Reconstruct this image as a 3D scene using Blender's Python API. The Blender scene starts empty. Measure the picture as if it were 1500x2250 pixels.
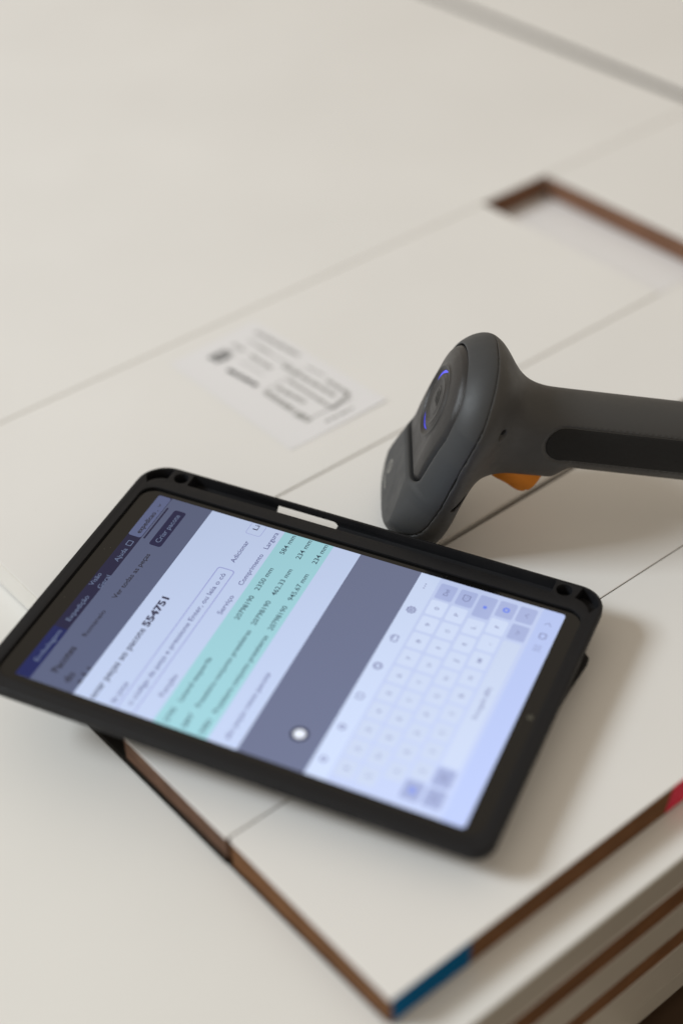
import bpy, bmesh, math, random
import numpy as np
from mathutils import Matrix, Vector

random.seed(4)
S = bpy.context.scene
COL = S.collection
R = math.radians

# ------------------------------------------------------------------ camera
cam_d = bpy.data.cameras.new("camera")
cam = bpy.data.objects.new("camera", cam_d)
COL.objects.link(cam)
CR = Matrix(((0.7653794, 0.4226320, -0.4853623), (-0.6429025, 0.4675102, -0.6067212), (-0.0295079, 0.7764125, 0.6295338)))
cam.matrix_world = Matrix.Translation((0, 0, 0.57964)) @ CR.to_4x4()
cam_d.sensor_fit = 'VERTICAL'
cam_d.sensor_height = 36.0
cam_d.sensor_width = 24.0
cam_d.lens = 56.41
cam_d.clip_start = 0.02
cam_d.clip_end = 60
cam_d.dof.use_dof = True
cam_d.dof.focus_distance = 0.853
cam_d.dof.aperture_fstop = 1.9
cam_d.dof.aperture_blades = 9
S.camera = cam

# ------------------------------------------------------------------ light: a warm dim room and one broad window to the upper left
world = bpy.data.worlds.new("World")
S.world = world
world.use_nodes = True
bg = world.node_tree.nodes["Background"]
bg.inputs[0].default_value = (1.0, 0.865, 0.70, 1)
bg.inputs[1].default_value = 0.52

def area(name, aim, direction, dist, sx, sy, watts, col):
    d = bpy.data.lights.new(name, 'AREA')
    d.shape = 'RECTANGLE'; d.size = sx; d.size_y = sy; d.energy = watts; d.color = col
    o = bpy.data.objects.new(name, d)
    COL.objects.link(o)
    v = Vector(direction).normalized()
    o.location = Vector(aim) + v * dist
    o.rotation_euler = (-v).to_track_quat('-Z', 'Y').to_euler()
    return o
area("window_light", (0.5, 0.6, 0), (-0.84, 0.54, 0.84), 4.0, 1.1, 1.1, 114, (0.87, 0.945, 1.0))

S.view_settings.view_transform = 'Standard'
S.view_settings.look = 'None'
S.view_settings.exposure = 0.0
S.view_settings.gamma = 1.0
S.render.engine = 'CYCLES'
S.cycles.use_denoising = True
S.cycles.max_bounces = 8

# ------------------------------------------------------------------ helpers
def lin(c):
    c = c / 255.0
    return c / 12.92 if c <= 0.04045 else ((c + 0.055) / 1.055) ** 2.4
def srgb(r, g, b):
    return (lin(r), lin(g), lin(b))

def mat(name, col, rough=0.5, spec=0.5, emit=None, estr=1.0, bump=0.0, bscale=900.0, mottle=0.0, mscale=25.0, stretch=None, coat=0.0):
    m = bpy.data.materials.new(name)
    m.use_nodes = True
    nt = m.node_tree
    b = nt.nodes["Principled BSDF"]
    b.inputs["Base Color"].default_value = (*col, 1)
    b.inputs["Roughness"].default_value = rough
    b.inputs["Specular IOR Level"].default_value = spec
    if coat:
        b.inputs["Coat Weight"].default_value = coat
        b.inputs["Coat Roughness"].default_value = 0.1
    if emit is not None:
        b.inputs["Emission Color"].default_value = (*emit, 1)
        b.inputs["Emission Strength"].default_value = estr
    tc = None
    if bump or mottle:
        tc = nt.nodes.new("ShaderNodeTexCoord")
        src = tc.outputs["Object"]
        if stretch:
            mp = nt.nodes.new("ShaderNodeMapping")
            mp.inputs["Scale"].default_value = stretch
            nt.links.new(src, mp.inputs[0]); src = mp.outputs[0]
    if bump:
        n = nt.nodes.new("ShaderNodeTexNoise")
        n.inputs["Scale"].default_value = bscale
        n.inputs["Detail"].default_value = 4
        bp = nt.nodes.new("ShaderNodeBump")
        bp.inputs["Strength"].default_value = bump
        bp.inputs["Distance"].default_value = 0.0006
        nt.links.new(src, n.inputs["Vector"])
        nt.links.new(n.outputs["Fac"], bp.inputs["Height"])
        nt.links.new(bp.outputs[0], b.inputs["Normal"])
    if mottle:
        n2 = nt.nodes.new("ShaderNodeTexNoise")
        n2.inputs["Scale"].default_value = mscale
        n2.inputs["Detail"].default_value = 5
        mr = nt.nodes.new("ShaderNodeMapRange")
        mr.inputs[1].default_value = 0.25; mr.inputs[2].default_value = 0.75
        mr.inputs[3].default_value = 1 - mottle; mr.inputs[4].default_value = 1 + mottle
        mx = nt.nodes.new("ShaderNodeVectorMath"); mx.operation = 'MULTIPLY'
        mx.inputs[0].default_value = col
        nt.links.new(src, n2.inputs["Vector"])
        nt.links.new(n2.outputs["Fac"], mr.inputs[0])
        nt.links.new(mr.outputs[0], mx.inputs[1])
        nt.links.new(mx.outputs[0], b.inputs["Base Color"])
    return m

def dusty(m, scale, thresh, col, amount=0.6):
    """sparse specks of dust over a material"""
    nt = m.node_tree
    b = nt.nodes["Principled BSDF"]
    tc = nt.nodes.new("ShaderNodeTexCoord")
    v = nt.nodes.new("ShaderNodeTexVoronoi"); v.inputs["Scale"].default_value = scale
    nt.links.new(tc.outputs["Object"], v.inputs["Vector"])
    lt = nt.nodes.new("ShaderNodeMapRange")
    lt.inputs[1].default_value = thresh; lt.inputs[2].default_value = thresh * 0.4
    lt.inputs[3].default_value = 0; lt.inputs[4].default_value = 1
    nt.links.new(v.outputs["Distance"], lt.inputs[0])
    wn = nt.nodes.new("ShaderNodeSeparateColor"); nt.links.new(v.outputs["Color"], wn.inputs[0])
    g = nt.nodes.new("ShaderNodeMath"); g.operation = 'GREATER_THAN'; g.inputs[1].default_value = 0.72
    nt.links.new(wn.outputs[0], g.inputs[0])
    mu = nt.nodes.new("ShaderNodeMath"); mu.operation = 'MULTIPLY'
    nt.links.new(lt.outputs[0], mu.inputs[0]); nt.links.new(g.outputs[0], mu.inputs[1])
    mu2 = nt.nodes.new("ShaderNodeMath"); mu2.operation = 'MULTIPLY'; mu2.inputs[1].default_value = amount
    nt.links.new(mu.outputs[0], mu2.inputs[0])
    mix = nt.nodes.new("ShaderNodeMix"); mix.data_type = 'RGBA'
    mix.inputs[7].default_value = (*col, 1)
    if b.inputs["Base Color"].is_linked:
        nt.links.new(b.inputs["Base Color"].links[0].from_socket, mix.inputs[6])
    else:
        mix.inputs[6].default_value = b.inputs["Base Color"].default_value
    nt.links.new(mu2.outputs[0], mix.inputs[0])
    nt.links.new(mix.outputs[2], b.inputs["Base Color"])
    return m

def tag(o, label=None, cat=None, group=None, kind=None):
    if label: o["label"] = label
    if cat: o["category"] = cat
    if group: o["group"] = group
    if kind: o["kind"] = kind
    return o

def empty(name, mw=None):
    o = bpy.data.objects.new(name, None)
    o.empty_display_size = 0.02
    COL.objects.link(o)
    if mw is not None: o.matrix_world = mw
    return o

def obj(name, me, m, parent=None, smooth=False):
    if isinstance(me, bmesh.types.BMesh):
        bm = me
        bmesh.ops.recalc_face_normals(bm, faces=bm.faces)
        me = bpy.data.meshes.new(name)
        bm.to_mesh(me); bm.free()
    if m and len(me.materials) == 0: me.materials.append(m)
    if smooth:
        me.polygons.foreach_set("use_smooth", [True] * len(me.polygons))
    o = bpy.data.objects.new(name, me)
    COL.objects.link(o)
    if parent: o.parent = parent
    return o

def prism(bm, pts, z0, z1):
    lo = [bm.verts.new((x, y, z0)) for x, y in pts]
    hi = [bm.verts.new((x, y, z1)) for x, y in pts]
    n = len(pts)
    bm.faces.new(lo[::-1]); bm.faces.new(hi)
    for i in range(n):
        bm.faces.new((lo[i], lo[(i + 1) % n], hi[(i + 1) % n], hi[i]))
    return bm

def rrect(x0, x1, y0, y1, r, n=6):
    if not isinstance(r, (list, tuple)): r = [r] * 4
    out = []
    for (cx, cy, a0, rr) in ((x1 - r[0], y1 - r[0], 0, r[0]), (x0 + r[1], y1 - r[1], 90, r[1]), (x0 + r[2], y0 + r[2], 180, r[2]), (x1 - r[3], y0 + r[3], 270, r[3])):
        if rr <= 1e-9:
            out.append((cx, cy)); continue
        for i in range(n + 1):
            a = R(a0 + 90 * i / n)
            out.append((cx + rr * math.cos(a), cy + rr * math.sin(a)))
    return out

def apply_mods(o):
    dg = bpy.context.evaluated_depsgraph_get()
    dg.update()
    me = bpy.data.meshes.new_from_object(o.evaluated_get(dg))
    o.modifiers.clear()
    o.data = me
    return o

# ------------------------------------------------------------------ materials
M_LAM = dusty(mat("white_laminate", (0.755, 0.750, 0.735), 0.42, 0.4, bump=0.06, bscale=1500, mottle=0.022, mscale=7), 75, 0.030, (0.42, 0.38, 0.33), 0.6)
M_LAM2 = dusty(mat("cool_white_laminate", (0.745, 0.742, 0.72), 0.42, 0.4, bump=0.05, bscale=1500, mottle=0.015, mscale=9), 60, 0.028, (0.42, 0.38, 0.33), 0.5)
M_BAND = mat("white_edge_band", (0.70, 0.685, 0.65), 0.5, 0.35, bump=0.05, mottle=0.03)
M_BANDD = mat("shaded_white_edge_band", (0.40, 0.375, 0.33), 0.5, 0.3, bump=0.05, mottle=0.04)  # white banding turned grey: shade of the pile's front put into the colour
M_MDF = mat("brown_mdf_edge", (0.20, 0.106, 0.066), 0.85, 0.15, bump=0.5, bscale=900, mottle=0.14, mscale=60, stretch=(1, 1, 3))
M_MDFD = mat("dark_mdf_edge", (0.155, 0.074, 0.033), 0.85, 0.15, bump=0.6, bscale=800, mottle=0.25, mscale=60, stretch=(1, 1, 3))
M_MDFX = mat("mdf_edge_gap_shade", (0.04, 0.024, 0.015), 0.9, 0.15, bump=0.5, bscale=900, mottle=0.14, mscale=60, stretch=(1, 1, 3))  # MDF brown darkened to paint the shade inside the far gap
M_MDFE = mat("muted_mdf_edge", (0.115, 0.064, 0.042), 0.85, 0.15, bump=0.6, bscale=700, mottle=0.3, mscale=90, stretch=(1, 1, 3))  # darker, less orange brown than the other MDF edges
M_BLUE = mat("blue_edge_paint", (0.0, 0.10, 0.25), 0.7, 0.06, mottle=0.12, mscale=90, bump=0.3)
M_PINK = mat("pink_edge_paint", (0.62, 0.035, 0.075), 0.7, 0.2, mottle=0.12, mscale=90, bump=0.3)
M_FLOOR = mat("dark_floor", (0.06, 0.033, 0.016), 0.7, 0.3, bump=0.3, bscale=120, mottle=0.3, mscale=18)

def uneven_sheen(m, lo, hi, scale):
    nt = m.node_tree; b = nt.nodes["Principled BSDF"]
    tc = nt.nodes.new("ShaderNodeTexCoord"); n = nt.nodes.new("ShaderNodeTexNoise")
    n.inputs["Scale"].default_value = scale; n.inputs["Detail"].default_value = 6; n.inputs["Roughness"].default_value = 0.65
    mr = nt.nodes.new("ShaderNodeMapRange"); mr.inputs[1].default_value = 0.3; mr.inputs[2].default_value = 0.7
    mr.inputs[3].default_value = lo; mr.inputs[4].default_value = hi
    nt.links.new(tc.outputs["Object"], n.inputs["Vector"]); nt.links.new(n.outputs["Fac"], mr.inputs[0]); nt.links.new(mr.outputs[0], b.inputs["Roughness"])
uneven_sheen(M_LAM, 0.34, 0.52, 14)
# ------------------------------------------------------------------ the stack of boards (mm -> m)
def inset(pts, d):
    """inset a convex CCW polygon, one distance per edge (edge i runs from point i to i+1)"""
    n = len(pts); L = []
    for i in range(n):
        a = Vector(pts[i]); b = Vector(pts[(i + 1) % n]); t = (b - a).normalized()
        nrm = Vector((-t.y, t.x))
        L.append((a + nrm * d[i], t))
    out = []
    for i in range(n):
        p, t = L[i - 1]; q, u = L[i]
        den = t.x * u.y - t.y * u.x
        k = ((q.x - p.x) * u.y - (q.y - p.y) * u.x) / den
        out.append(tuple(p + t * k))
    return out

def board(name, label, pts, ztop, t, bands=(), m_core=None, paint=(), m_band=None, m_lam=None):
    """pts CCW from the corner at low x, low y; bands: indices of edges with white banding"""
    mm = 0.001
    root = empty(name)
    n = len(pts)
    cx = sum(p[0] for p in pts) / n * mm; cy = sum(p[1] for p in pts) / n * mm
    root.location = (cx, cy, (ztop - t) * mm)
    tag(root, label, "board", "white laminated boards in the pile")
    loc = [(p[0] * mm - cx, p[1] * mm - cy) for p in pts]
    d = [0.0009 if i in bands else 0.0 for i in range(n)]
    ins = inset(loc, d)
    th = t * mm
    e = 0.0006
    eb = 0.0 if ztop == 0 else e
    bm = prism(bmesh.new(), ins, eb, th - e); obj("core", bm, m_core or M_MDF, root)
    top = prism(bmesh.new(), ins, th - e, th)
    ed = [x for x in top.edges if all(v.co.z > th - 1e-6 for v in x.verts)]
    bmesh.ops.bevel(top, geom=ed, offset=0.00025, segments=1, affect='EDGES')
    obj("laminate", top, m_lam or (M_LAM if ztop == 0 else M_LAM2), root)
    if eb: obj("laminate", prism(bmesh.new(), ins, 0, e), M_LAM, root)
    for i in bands:
        a, b = Vector(loc[i]), Vector(loc[(i + 1) % n])
        c, f = Vector(ins[(i + 1) % n]), Vector(ins[i])
        bm = prism(bmesh.new(), [tuple(a), tuple(b), tuple(c), tuple(f)], 0.0, th)
        ed = [x for x in bm.edges if all(v.co.z > th - 1e-6 for v in x.verts)]
        bmesh.ops.bevel(bm, geom=ed, offset=0.0003, segments=2, affect='EDGES')
        obj("edge_band", bm, m_band or M_BAND, root)
    for (m, x0, x1, lab) in paint:      # dabs of paint on the front edge
        bm = bmesh.new()
        y = loc[0][1]
        slant = 2.0 if m is M_PINK else -0.6
        def X(x, s): return x * mm - cx + s * mm
        lo = [(X(x0, -slant), 0.0), (X(x1, 0), 0.0)]
        prism(bm, [(X(x0, -slant), y - 0.00025), (X(x1, 0), y - 0.00025), (X(x1, 0), y), (X(x0, -slant), y)], 0.0006, th - 0.0003)
        for v in bm.verts:
            if v.co.z > th / 2 and abs(v.co.x - X(x0, -slant)) < 1e-6 and m is M_PINK: v.co.x += slant * 2 * mm
            if v.co.z > th / 2 and abs(v.co.x - X(x1, 0)) < 1e-6 and m is M_BLUE: v.co.x += 0.8 * mm
        o = obj("paint_mark", bm, m, root); o["label"] = lab
    return root

T = 17.0
def rect(x0, x1, y0, y1): return [(x0, y0), (x1, y0), (x1, y1), (x0, y1)]
board("white_board", "large white board at the back, behind the long pale seam", rect(150, 1006, 769.15, 2300), 0, T, bands=(), m_core=M_MDF)
board("white_board", "white board in the top right corner beyond the dark gap", rect(1015.5, 2200, 500, 2300), 0, T, bands=(), m_core=M_MDFX)
board("white_board", "white board at the right, right of the rectangular hole", rect(828, 1006, 595.3, 768.7), 0, T, bands=(2,), m_core=M_MDF)
board("white_board", "white board carrying the paper label, ending at the hole", rect(276, 761, 595.3, 768.7), 0, T, bands=(2, 3))
board("white_board", "narrow white board running under the scanner head and handle", rect(284.0, 1006, 501.1, 594.7), 0, 14.2, bands=(0, 2), m_core=M_MDFD)
board("white_board", "white board under the middle of the tablet, with brown left end", [(254.0, 411.6), (1006, 407.2), (1006, 501.0), (254.0, 495.5)], 0, 14.2, bands=(), m_core=M_MDFE)
board("white_board", "front white board with blue and pink paint on its brown edge", [(253.9, 297.2), (1006, 297.2), (1006, 406.6), (256.2, 410.9), (254.6, 408.9)], 0, T,
      paint=((M_BLUE, 254.2, 299.4, "blue painted end of the brown edge"), (M_PINK, 429.0, 520, "pink painted stretch of the brown edge")), m_core=M_MDFD)
zt = -T - 1.2
M_GAPSHADE = mat("black_gap_shade", (0.012, 0.010, 0.008), 0.9, 0.1, bump=0.4, bscale=700, mottle=0.2, mscale=60)
sh = empty("gap_shade_filler"); sh.location = (0.63, 0.51, zt * 0.001)  # added slabs, coloured black for the shade in the gap under the boards
tag(sh, "added black filler, shade of the gap under the white boards below the near side of the tablet", "board")
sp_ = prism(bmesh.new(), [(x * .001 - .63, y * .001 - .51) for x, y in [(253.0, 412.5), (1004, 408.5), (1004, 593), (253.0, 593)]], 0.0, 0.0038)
obj("panel", sp_, M_GAPSHADE, sh)
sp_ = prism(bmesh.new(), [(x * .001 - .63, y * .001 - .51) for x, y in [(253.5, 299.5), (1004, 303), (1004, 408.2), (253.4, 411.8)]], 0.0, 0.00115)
obj("strip", sp_, M_GAPSHADE, sh)
names = ["widest white board under the top layer, white front edge", "brown edged board second below the top layer", "white edged board under the upper brown edge",
         "brown edged board lower in the pile", "thick white edged board near the bottom of the pile", "thin white edged board under the thickest white edge"]
M_LAM3 = dusty(mat("bright_white_laminate", (0.775, 0.77, 0.775), 0.42, 0.4, bump=0.05, bscale=1500, mottle=0.012, mscale=9), 60, 0.028, (0.42, 0.38, 0.33), 0.5)
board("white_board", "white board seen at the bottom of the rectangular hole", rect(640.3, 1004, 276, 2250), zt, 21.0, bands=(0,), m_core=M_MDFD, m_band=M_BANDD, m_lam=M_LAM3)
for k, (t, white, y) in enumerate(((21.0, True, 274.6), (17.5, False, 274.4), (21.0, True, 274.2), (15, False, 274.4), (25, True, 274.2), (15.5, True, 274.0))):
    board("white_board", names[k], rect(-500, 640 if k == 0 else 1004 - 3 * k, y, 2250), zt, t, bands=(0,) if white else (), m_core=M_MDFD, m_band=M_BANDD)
    zt -= t + 0.12
board("white_board", "lowest white board, sticking out at the bottom corner", rect(-500, 394, 180, 2200), zt, 16, bands=(0, 1))
zt -= 16
bm = bmesh.new()
prism(bm, [(-4, -3), (5, -3), (5, 6), (-4, 6)], zt * 0.001 - 0.06, zt * 0.001 - 0.0002)
tag(obj("floor", bm, M_FLOOR), kind="structure")

# ------------------------------------------------------------------ paper label
lab_o = empty("paper_label")
tag(lab_o, "white printed paper label stuck on the white board", "label")
LP = [(462.5, 624.2), (539.4, 624.4), (535.5, 754.6), (462.7, 750.5)]
lab_o.location = (0.5, 0.69, 0)
M_PAPER = mat("label_paper", (0.755, 0.755, 0.775), 0.6, 0.3, bump=0.1, bscale=500)
M_INK = mat("label_ink", (0.055, 0.055, 0.055), 0.7, 0.2)
M_INKG = mat("label_ink_grey", (0.36, 0.36, 0.355), 0.7, 0.2)
bm = bmesh.new()
N = 14
grid = []
for i in range(N + 1):
    row = []
    for j in range(N + 1):
        a, b = i / N, j / N
        p = [(1 - a) * ((1 - b) * LP[0][k] + b * LP[3][k]) + a * ((1 - b) * LP[1][k] + b * LP[2][k]) for k in (0, 1)]
        lift = 0.00012 + 0.0005 * max(0, (0.10 - b) / 0.10) ** 2 * a + 0.0002 * max(0, (0.12 - a) / 0.12) ** 2
        row.append(bm.verts.new((p[0] * .001 - 0.5, p[1] * .001 - 0.69, lift)))
    grid.append(row)
for i in range(N):
    for j in range(N):
        bm.faces.new((grid[i][j], grid[i + 1][j], grid[i + 1][j + 1], grid[i][j + 1]))
po = obj("sheet", bm, M_PAPER, lab_o, True)
LAB_R = None

def px_world(u, v, z=0.0):
    """a point of the photograph (1500 x 2250) cast on a horizontal plane: measuring only"""
    d = CR @ Vector(((u - 750) / 3525.72, -(v - 1125) / 3525.72, -1))
    t = (z - 0.57964) / d.z
    return Vector((0, 0, 0.57964)) + d * t

def label_bars(name, m, segs):
    bm = bmesh.new()
    for (x0, y0, x1, y1, w, n) in segs:       # bars measured in mm on the label, broken into word-like dashes
        a, b = Vector((x0, y0)), Vector((x1, y1))
        tot = (b - a).length; t = (b - a).normalized(); nn = Vector((-t.y, t.x))
        pos = 0
        while pos < tot:
            ln = min(tot - pos, random.uniform(3.5, 9.0) if n else tot)
            p, q = a + t * pos, a + t * (pos + ln)
            quad = [p - nn * w / 2, q - nn * w / 2, q + nn * w / 2, p + nn * w / 2]
            bm.faces.new([bm.verts.new((c.x * .001 - 0.5, c.y * .001 - 0.69, 0.00022)) for c in quad])
            pos += ln + (1.1 if n else 1)
    return obj(name, bm, m, lab_o)
def zl(x, y):
    p = px_world(380 + x / 3.0, 680 + y / 3.0)
    return p.x * 1000, p.y * 1000
def seg(x0, y0, x1, y1, w, n=1): return (*zl(x0, y0), *zl(x1, y1), w, n)
label_bars("printed_block", M_INK, [seg(238, 312, 312, 352, 3.0), seg(268, 297, 345, 340, 2.8), seg(298, 282, 375, 325, 3.0), seg(330, 268, 400, 307, 2.4), seg(362, 398, 562, 508, 3.4)])
label_bars("printed_lines", M_INKG, [
    seg(545, 150, 830, 305, 3.4), seg(395, 232, 475, 275, 3), seg(500, 205, 640, 285, 1.6), seg(510, 305, 655, 395, 3),
    seg(560, 250, 800, 385, 1.2), seg(450, 345, 600, 435, 1.0),
    seg(725, 370, 1065, 570, 3.2), seg(765, 470, 1045, 650, 2.8), seg(885, 380, 1000, 440, 1.6), seg(1015, 470, 1160, 560, 3.2),
    seg(1160, 560, 1050, 655, 2.6, 0), seg(610, 545, 800, 672, 4.6), seg(685, 515, 870, 615, 3.4), seg(810, 685, 905, 735, 5.5),
    seg(920, 712, 1180, 585, 1.0, 0), seg(1005, 742, 1190, 650, 2.2), seg(600, 540, 860, 395, 0.7, 0)])

# ------------------------------------------------------------------ tablet frame (mm: u along the long side, v to the far side, w up from the glass)
RT = Matrix(((0.4398765, 0.8980468, -0.0045421), (-0.8971989, 0.4392287, -0.0459595), (-0.0392788, 0.0242916, 0.9989330)))
TK = (0.57964 - 0.0255) / (0.57964 - 0.0190)      # the whole tablet stands 25.5 mm above the boards on its folded cover
TM = Matrix.Translation((0.3470457 * TK, 0.4749913 * TK, 0.0255)) @ RT.to_4x4() @ Matrix.Scale(TK, 4)
MM = 0.001

M_CASE = mat("black_soft_plastic", (0.0085, 0.0088, 0.0105), 0.55, 0.26, bump=0.12, bscale=2200)
uneven_sheen(M_CASE, 0.45, 0.66, 60)
dusty(M_CASE, 420, 0.06, (0.10, 0.09, 0.08), 0.5)
M_COVER = mat("black_folio_cover", (0.012, 0.0115, 0.0115), 0.75, 0.3, bump=0.4, bscale=1200)
M_GLASS = mat("black_bezel_glass", (0.003, 0.003, 0.003), 0.09, 0.5)
dusty(M_GLASS, 420, 0.075, (0.28, 0.25, 0.20), 0.8)
M_BODY = mat("dark_tablet_metal", (0.03, 0.03, 0.032), 0.4, 0.5)

tablet = empty("tablet", TM)
tag(tablet, "tablet with lit shipping screen and on-screen keyboard, lying in a black case", "tablet")

def slab(name, pts, w0, w1, m, parent, bev=0.0):
    bm = prism(bmesh.new(), [(x * MM, y * MM) for x, y in pts], w0 * MM, w1 * MM)
    if bev:
        ed = [e for e in bm.edges if abs(e.verts[0].co.z - e.verts[1].co.z) < 1e-9]
        bmesh.ops.bevel(bm, geom=ed, offset=bev * MM, segments=3, affect='EDGES')
    return obj(name, bm, m, parent)
slab("body", rrect(-128.4, 128.4, -84.2, 84.2, 9, 8), -5.7, -0.9, M_BODY, tablet, 0.8)
slab("bezel_glass", rrect(-128.0, 128.0, -83.8, 83.8, 8.6, 8), -0.89, -0.03, M_GLASS, tablet, 0.2)
# camera dot in the bezel
bm = bmesh.new()
bmesh.ops.create_circle(bm, cap_ends=True, radius=1.5 * MM, segments=24, matrix=Matrix.Translation((124.2 * MM, 0.7 * MM, -0.01 * MM)))
cl = obj("camera_lens", bm, mat("camera_lens_glass", (0.05, 0.052, 0.04), 0.15, 0.9), tablet)

# ---- screen: flat luminous print. (x, y) in mm on the page: x along the text 0..148, y down the page 0..237
def screen_mat(name, rgb, k=1.0):
    """an emitting screen colour: viewing-angle falloff painted in, brighter towards the bottom of the page"""
    m = mat(name, (0.004, 0.004, 0.005), 0.12, 0.45, emit=srgb(*rgb), estr=k)
    nt = m.node_tree; b = nt.nodes["Principled BSDF"]
    tc = nt.nodes.new("ShaderNodeTexCoord"); sx = nt.nodes.new("ShaderNodeSeparateXYZ")
    nt.links.new(tc.outputs["Object"], sx.inputs[0])
    a = nt.nodes.new("ShaderNodeMath"); a.operation = 'MULTIPLY_ADD'
    a.inputs[1].default_value = 0.75 * k; a.inputs[2].default_value = 0.96 * k
    nt.links.new(sx.outputs[0], a.inputs[0])
    c = nt.nodes.new("ShaderNodeMath"); c.operation = 'MULTIPLY_ADD'
    c.inputs[1].default_value = -1.15 * k
    nt.links.new(sx.outputs[1], c.inputs[0]); nt.links.new(a.outputs[0], c.inputs[2])
    nt.links.new(c.outputs[0], b.inputs["Emission Strength"])
    return dusty(m, 430, 0.03, (0.22, 0.22, 0.22), 0.8)

E_PAGE = screen_mat("screen_page", (196, 211, 243))
E_HEAD = screen_mat("screen_navy", (14, 17, 60))
E_TAB = screen_mat("screen_blue_tab", (0, 22, 88))
E_GREY = screen_mat("screen_dimmed_page", (88, 97, 128))
E_BOX = screen_mat("screen_dimmed_box", (93, 103, 142))
E_BTN = screen_mat("screen_navy_button", (12, 16, 66))
E_GREY2 = screen_mat("screen_grey_band", (106, 114, 144))
E_GREEN = screen_mat("screen_green_rows", (159, 212, 222))
E_KBD = screen_mat("screen_keyboard", (194, 207, 242))
E_TOOL = screen_mat("screen_toolbar", (205, 219, 248))
E_KEY = screen_mat("screen_key", (209, 222, 249))
E_KEYD = screen_mat("screen_dark_key", (170, 182, 224))
E_NAV = screen_mat("screen_nav_bar", (184, 199, 243))
E_TXT = screen_mat("screen_dark_text", (44, 44, 76))
E_TXTG = screen_mat("screen_dark_text_on_green", (44, 70, 86))
E_TXT2 = screen_mat("screen_mid_text", (92, 95, 146))
E_TXT3 = screen_mat("screen_pale_text", (150, 157, 208))
E_LINE = screen_mat("screen_input_outline", (158, 165, 218))
E_LBL = screen_mat("screen_text_dimmed", (28, 28, 44))
E_LBLN = screen_mat("screen_text_on_navy", (104, 118, 150))
E_KTXT = screen_mat("screen_key_text", (128, 134, 176))
E_KBLUE = screen_mat("screen_key_blue", (112, 136, 240))
E_WHITE = screen_mat("screen_white", (236, 242, 255))
E_RING = screen_mat("screen_dark_ring", (40, 42, 62))

def L2(x, y): return ((y - 118.5) * MM, (x - 74) * MM)
def poly(bm, pts, lv):
    vs = [bm.verts.new((*L2(x, y), lv * 0.03 * MM)) for x, y in pts]
    bm.faces.new(vs)
def patch(name, x0, x1, y0, y1, m, lv, r=0.0, parent=None):
    bm = bmesh.new()
    poly(bm, rrect(x0, x1, y0, y1, r, 4) if r else [(x0, y0), (x1, y0), (x1, y1), (x0, y1)], lv)
    for f in bm.faces:
        f.normal_update()
        if f.normal.z < 0: f.normal_flip()
    me = bpy.data.meshes.new(name); bm.to_mesh(me); bm.free()
    return obj(name, me, m, parent or screen)
def loops(name, items, m, lv, parent=None):
    """outlines: list of (points, width) drawn as flat closed rings"""
    bm = bmesh.new()
    for outer, inner in items:
        n = len(outer)
        vo = [bm.verts.new((*L2(x, y), lv * 0.03 * MM)) for x, y in outer]
        vi = [bm.verts.new((*L2(x, y), lv * 0.03 * MM)) for x, y in inner]
        for i in range(n):
            bm.faces.new((vo[i], vo[(i + 1) % n], vi[(i + 1) % n], vi[i]))
    for f in bm.faces:
        f.normal_update()
        if f.normal.z < 0: f.normal_flip()
    me = bpy.data.meshes.new(name); bm.to_mesh(me); bm.free()
    return obj(name, me, m, parent or screen)
def circ(x, y, r, n=24): return [(x + r * math.cos(2 * math.pi * i / n), y + r * math.sin(2 * math.pi * i / n)) for i in range(n)]

def text_verts(txt, bold=0.0):
    cu = bpy.data.curves.new("lettering", 'FONT')
    cu.body = txt; cu.resolution_u = 3; cu.offset = bold + 0.008
    o = bpy.data.objects.new("lettering", cu); COL.objects.link(o)
    dg = bpy.context.evaluated_depsgraph_get(); dg.update()
    me = bpy.data.meshes.new_from_object(o.evaluated_get(dg))
    v = np.empty(len(me.vertices) * 3); me.vertices.foreach_get("co", v); v = v.reshape(-1, 3)
    f = [tuple(p.vertices) for p in me.polygons]
    bpy.data.objects.remove(o); bpy.data.curves.remove(cu); bpy.data.meshes.remove(me)
    return v[:, :2], f

def text(name, items, m, lv, parent=None):
    """items: (string, x0, x1, y_middle_of_capitals, cap_height or None, bold). Letters fitted between x0 and x1"""
    if 1 < len(items) <= 16 and not name.startswith("key"):       # every line of lettering is a piece of its own
        for it in items: text(name, [it], m, lv, parent)
        return
    V, F = [], []
    for (txt, x0, x1, ym, cap, bold) in items:
        v, f = text_verts(txt, bold)
        w = v[:, 0].max() - v[:, 0].min()
        sx = (x1 - x0) / w
        sy = (cap / 0.73) if cap else sx
        xx = x0 + (v[:, 0] - v[:, 0].min()) * sx
        yy = ym + 0.365 * sy - v[:, 1] * sy
        base = len(V)
        V += [(*L2(a, b), lv * 0.03 * MM) for a, b in zip(xx, yy)]
        F += [tuple(base + i for i in p) for p in f]
    me = bpy.data.meshes.new(name)
    me.from_pydata(V, [], F)
    return obj(name, me, m, parent or screen)

screen = None
bm = bmesh.new()
poly(bm, rrect(0, 148.2, 0, 237, 1.6, 4), 0)
for f in bm.faces:
    f.normal_update()
    if f.normal.z < 0: f.normal_flip()
me = bpy.data.meshes.new("screen"); bm.to_mesh(me); bm.free()
screen = obj("screen", me, E_PAGE, tablet)

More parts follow.
